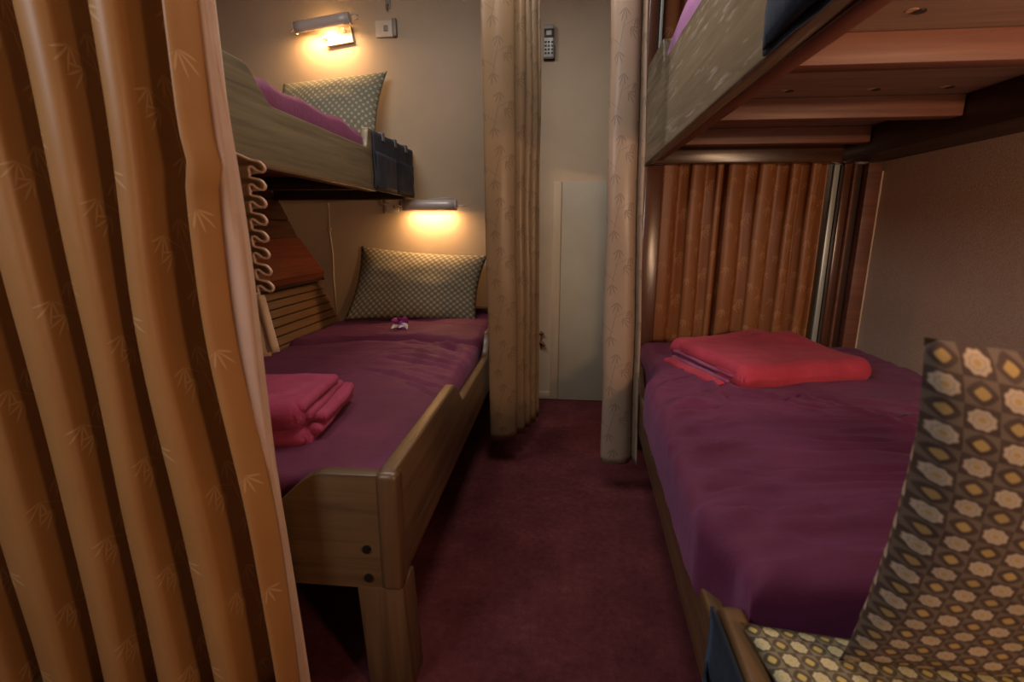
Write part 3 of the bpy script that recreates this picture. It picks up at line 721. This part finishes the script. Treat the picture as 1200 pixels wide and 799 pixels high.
# remote control in a wall cradle
t = thing('remote_control', (-.09, FW, 2.05), 'grey remote control hanging on the far wall between the curtains', 'remote')
rc = (-.089, 2.047)
hard('cradle', box(rc[0]-.030, rc[0]+.034, FW-.014, FW-.001, rc[1]-.088, rc[1]-.01, bev=.006), M['black'], t)
hard('body', box(rc[0]-.030, rc[0]+.030, FW-.036, FW-.014, rc[1]-.083, rc[1]+.085, bev=.010, seg=3), M['silver_pl'], t)
hard('screen', box(rc[0]-.026, rc[0]+.026, FW-.038, FW-.034, rc[1]+.018, rc[1]+.062, bev=.002), M['black'], t)
hard('display', box(rc[0]-.014, rc[0]+.014, FW-.0392, FW-.037, rc[1]+.030, rc[1]+.052, bev=.001), M['screen'], t)
for r_ in range(4):
    for c_ in range(3):
        x_ = rc[0]-.018+c_*.018; z_ = rc[1]-.004-r_*.018
        hard('button', box(x_-.006, x_+.006, FW-.0385, FW-.035, z_-.0055, z_+.0055, bev=.0015, seg=1), M['black'], t)
t = thing('wall_hook', (-.10, FW, .42), 'small dark red double hook low on the far wall beside the left curtain', 'hook', 'hooks on the far wall')
hard('prong', tube([(-.125, FW-.004, .375), (-.105, FW-.02, .372), (-.085, FW-.03, .352)], [.012, .010, .006], 8), M['red'], t)
hard('prong', tube([(-.12, FW-.004, .425), (-.095, FW-.02, .43)], [.007, .006], 8), M['red'], t)
hard('back_plate', box(-.118, -.105, FW-.007, FW-.0005, .33, .44, bev=.002), M['red'], t)
# red wooden box along the hull
bm = prism([(hullx(1.005)+.004, 1.005), (hullx(1.005)+.10, 1.005), (hullx(.80)+.092, .80), (hullx(.755)+.06, .765), (hullx(.765)+.004, .765)], 'Y', 1.0, 2.95, .008, 2)
for v in bm.verts:
    if v.co.y > 2.8 : v.co.y -= max(0, (v.co.z-.84))*.62
t = thing('hull_box', (-1.5, 2.0, .76), 'red-brown wooden box ledge fixed along the planked hull beside the left bunk', 'ledge')
hard('casing', bm, M['box_red'], t)
hard('bottom_board', prism([(hullx(.765)+.004, .752), (hullx(.765)+.004, .765), (hullx(.755)+.064, .765), (hullx(.755)+.064, .752)], 'Y', 1.0, 2.955, .002), M['darkwood'], t)
# little shelf at the head of the lower left bunk
t = thing('bed_shelf', (-.45, 2.97, .52), 'small dark shelf strip at the head of the lower left bunk beside the pillow', 'shelf')
hard('shelf_top', box(-.52, -.385, 2.93, 3.008, .574, .590, bev=.003), M['varnish_x'], t)
hard('shelf_front', box(-.52, -.385, 2.95, 3.006, .50, .574, bev=.002), M['plank'], t)
# no ceiling lamp modelled over the aisle, only its unseen area light
# ============================================================ BED POCKET ORGANISERS
def organiser(name_loc, xface, y0, y1, z0, z1, sgn, mat, label, pockets, straps, depth=.02):
    t = thing('bed_organiser', name_loc, label, 'organiser', 'pocket organisers on the bunk rails')
    def fn(u, v):
        y = lerp(y0, y1, u); z = lerp(z0, z1, v)
        return Vector((xface+sgn*(.006+.006*nz(y*8, z*8, 2)+.002*nz(y*30, z*30)), y, z+.004*nz(y*9, 1)))
    solid(obj('backing', grid(fn, 24, 16), mat, t), .006)
    w_ = (y1-y0)/pockets
    for k in range(pockets):
        a, c = y0+w_*k+.012, y0+w_*(k+1)-.012
        def fp(u, v, a=a, c=c, k=k):
            y = lerp(a, c, u); z = lerp(z0+.006, lerp(z0, z1, .66), v)
            bul = depth*(4*u*(1-u))**.6*(.45+.55*v)*(1 if v > .02 else .3)
            zz = z-.035*(z1-z0)*10*.1*math.sin(math.pi*u)*v
            return Vector((xface+sgn*(.012+bul+.004*nz(y*22+k, z*22, 3)), y, zz))
        solid(obj('pocket', grid(fp, 16, 12), mat, t), .004)
    for k in range(straps):
        y = lerp(y0, y1, (k+.5)/straps*.9+.05)
        obj('strap', box(min(xface+sgn*.016, xface-sgn*.045), max(xface+sgn*.016, xface-sgn*.045), y-.016, y+.016, z1-.03, z1+.010, bev=.003), M['strap'] if mat is M['navy'] else mat, t, smooth=False)
    return t
organiser((-.86, 2.6, 1.25), -.868, 2.325, 2.93, 1.232, 1.492, 1, M['navy'], 'navy pocket organiser hung on the end of the upper left bunk rail', 2, 3)
o = organiser((.26, .5, .16), rx(.5)+.006, .10, .722, .17, .452, -1, M['navy_dark'], 'blue-black pocket organiser strapped over the lower right bunk rail near the camera', 2, 2)
organiser((.34, .5, 1.39), .358, .10, 1.01, 1.352, 1.72, -1, M['navy_dark'], 'dark blue pocket organiser hanging on the upper right bunk rail at the top edge', 2, 2, .035)

# ============================================================ ORCHID
t = thing('orchid_flower', (-.845, 2.55, .53), 'purple and white orchid bloom lying on the sheet before the ring-patterned pillow', 'flower')
oc = Vector((-.845, 2.545, .565))
def petal(ang, L, W, tilt, mat, name, lift=0):
    d = Vector((math.cos(ang), -.35*abs(math.sin(ang))-.15, math.sin(ang))).normalized(); s = Vector((-math.sin(ang), 0, math.cos(ang)))
    n_ = d.cross(s).normalized()
    if n_.y > 0: n_ = -n_
    def fn(u, v):
        a = (v-.5)*2; w__ = W*math.sin(math.pi*min(1, u*.86+.10))**.8
        return oc+d*(L*u)+s*(a*w__)+n_*(lift+tilt*u*u*L-.012*(a*a)*math.sin(math.pi*u))
    solid(obj(name, grid(fn, 10, 8), mat, t), .0012)
for a, L, W, mt, tl in ((95, .056, .014, 'petal', .5), (28, .056, .020, 'petal', .1), (158, .054, .019, 'petal', .2), (-30, .062, .017, 'petal_pale', .3), (212, .060, .017, 'petal_pale', .25), (-62, .045, .012, 'petal', .35)):
    petal(R(a), L, W, tl, M[mt], 'petal', .004*math.sin(a))
petal(R(-85), .036, .018, .7, M['petal_pale'], 'petal', .006)
petal(R(-70), .030, .014, -.2, M['lip'], 'lip', .012); petal(R(100), .024, .013, .3, M['lip'], 'lip', .012)
obj('petal', pad(-.905, -.870, 2.525, 2.555, .522, .530, .004, 2, None, .002, 8), M['petal'], t, label='dark fallen petal')
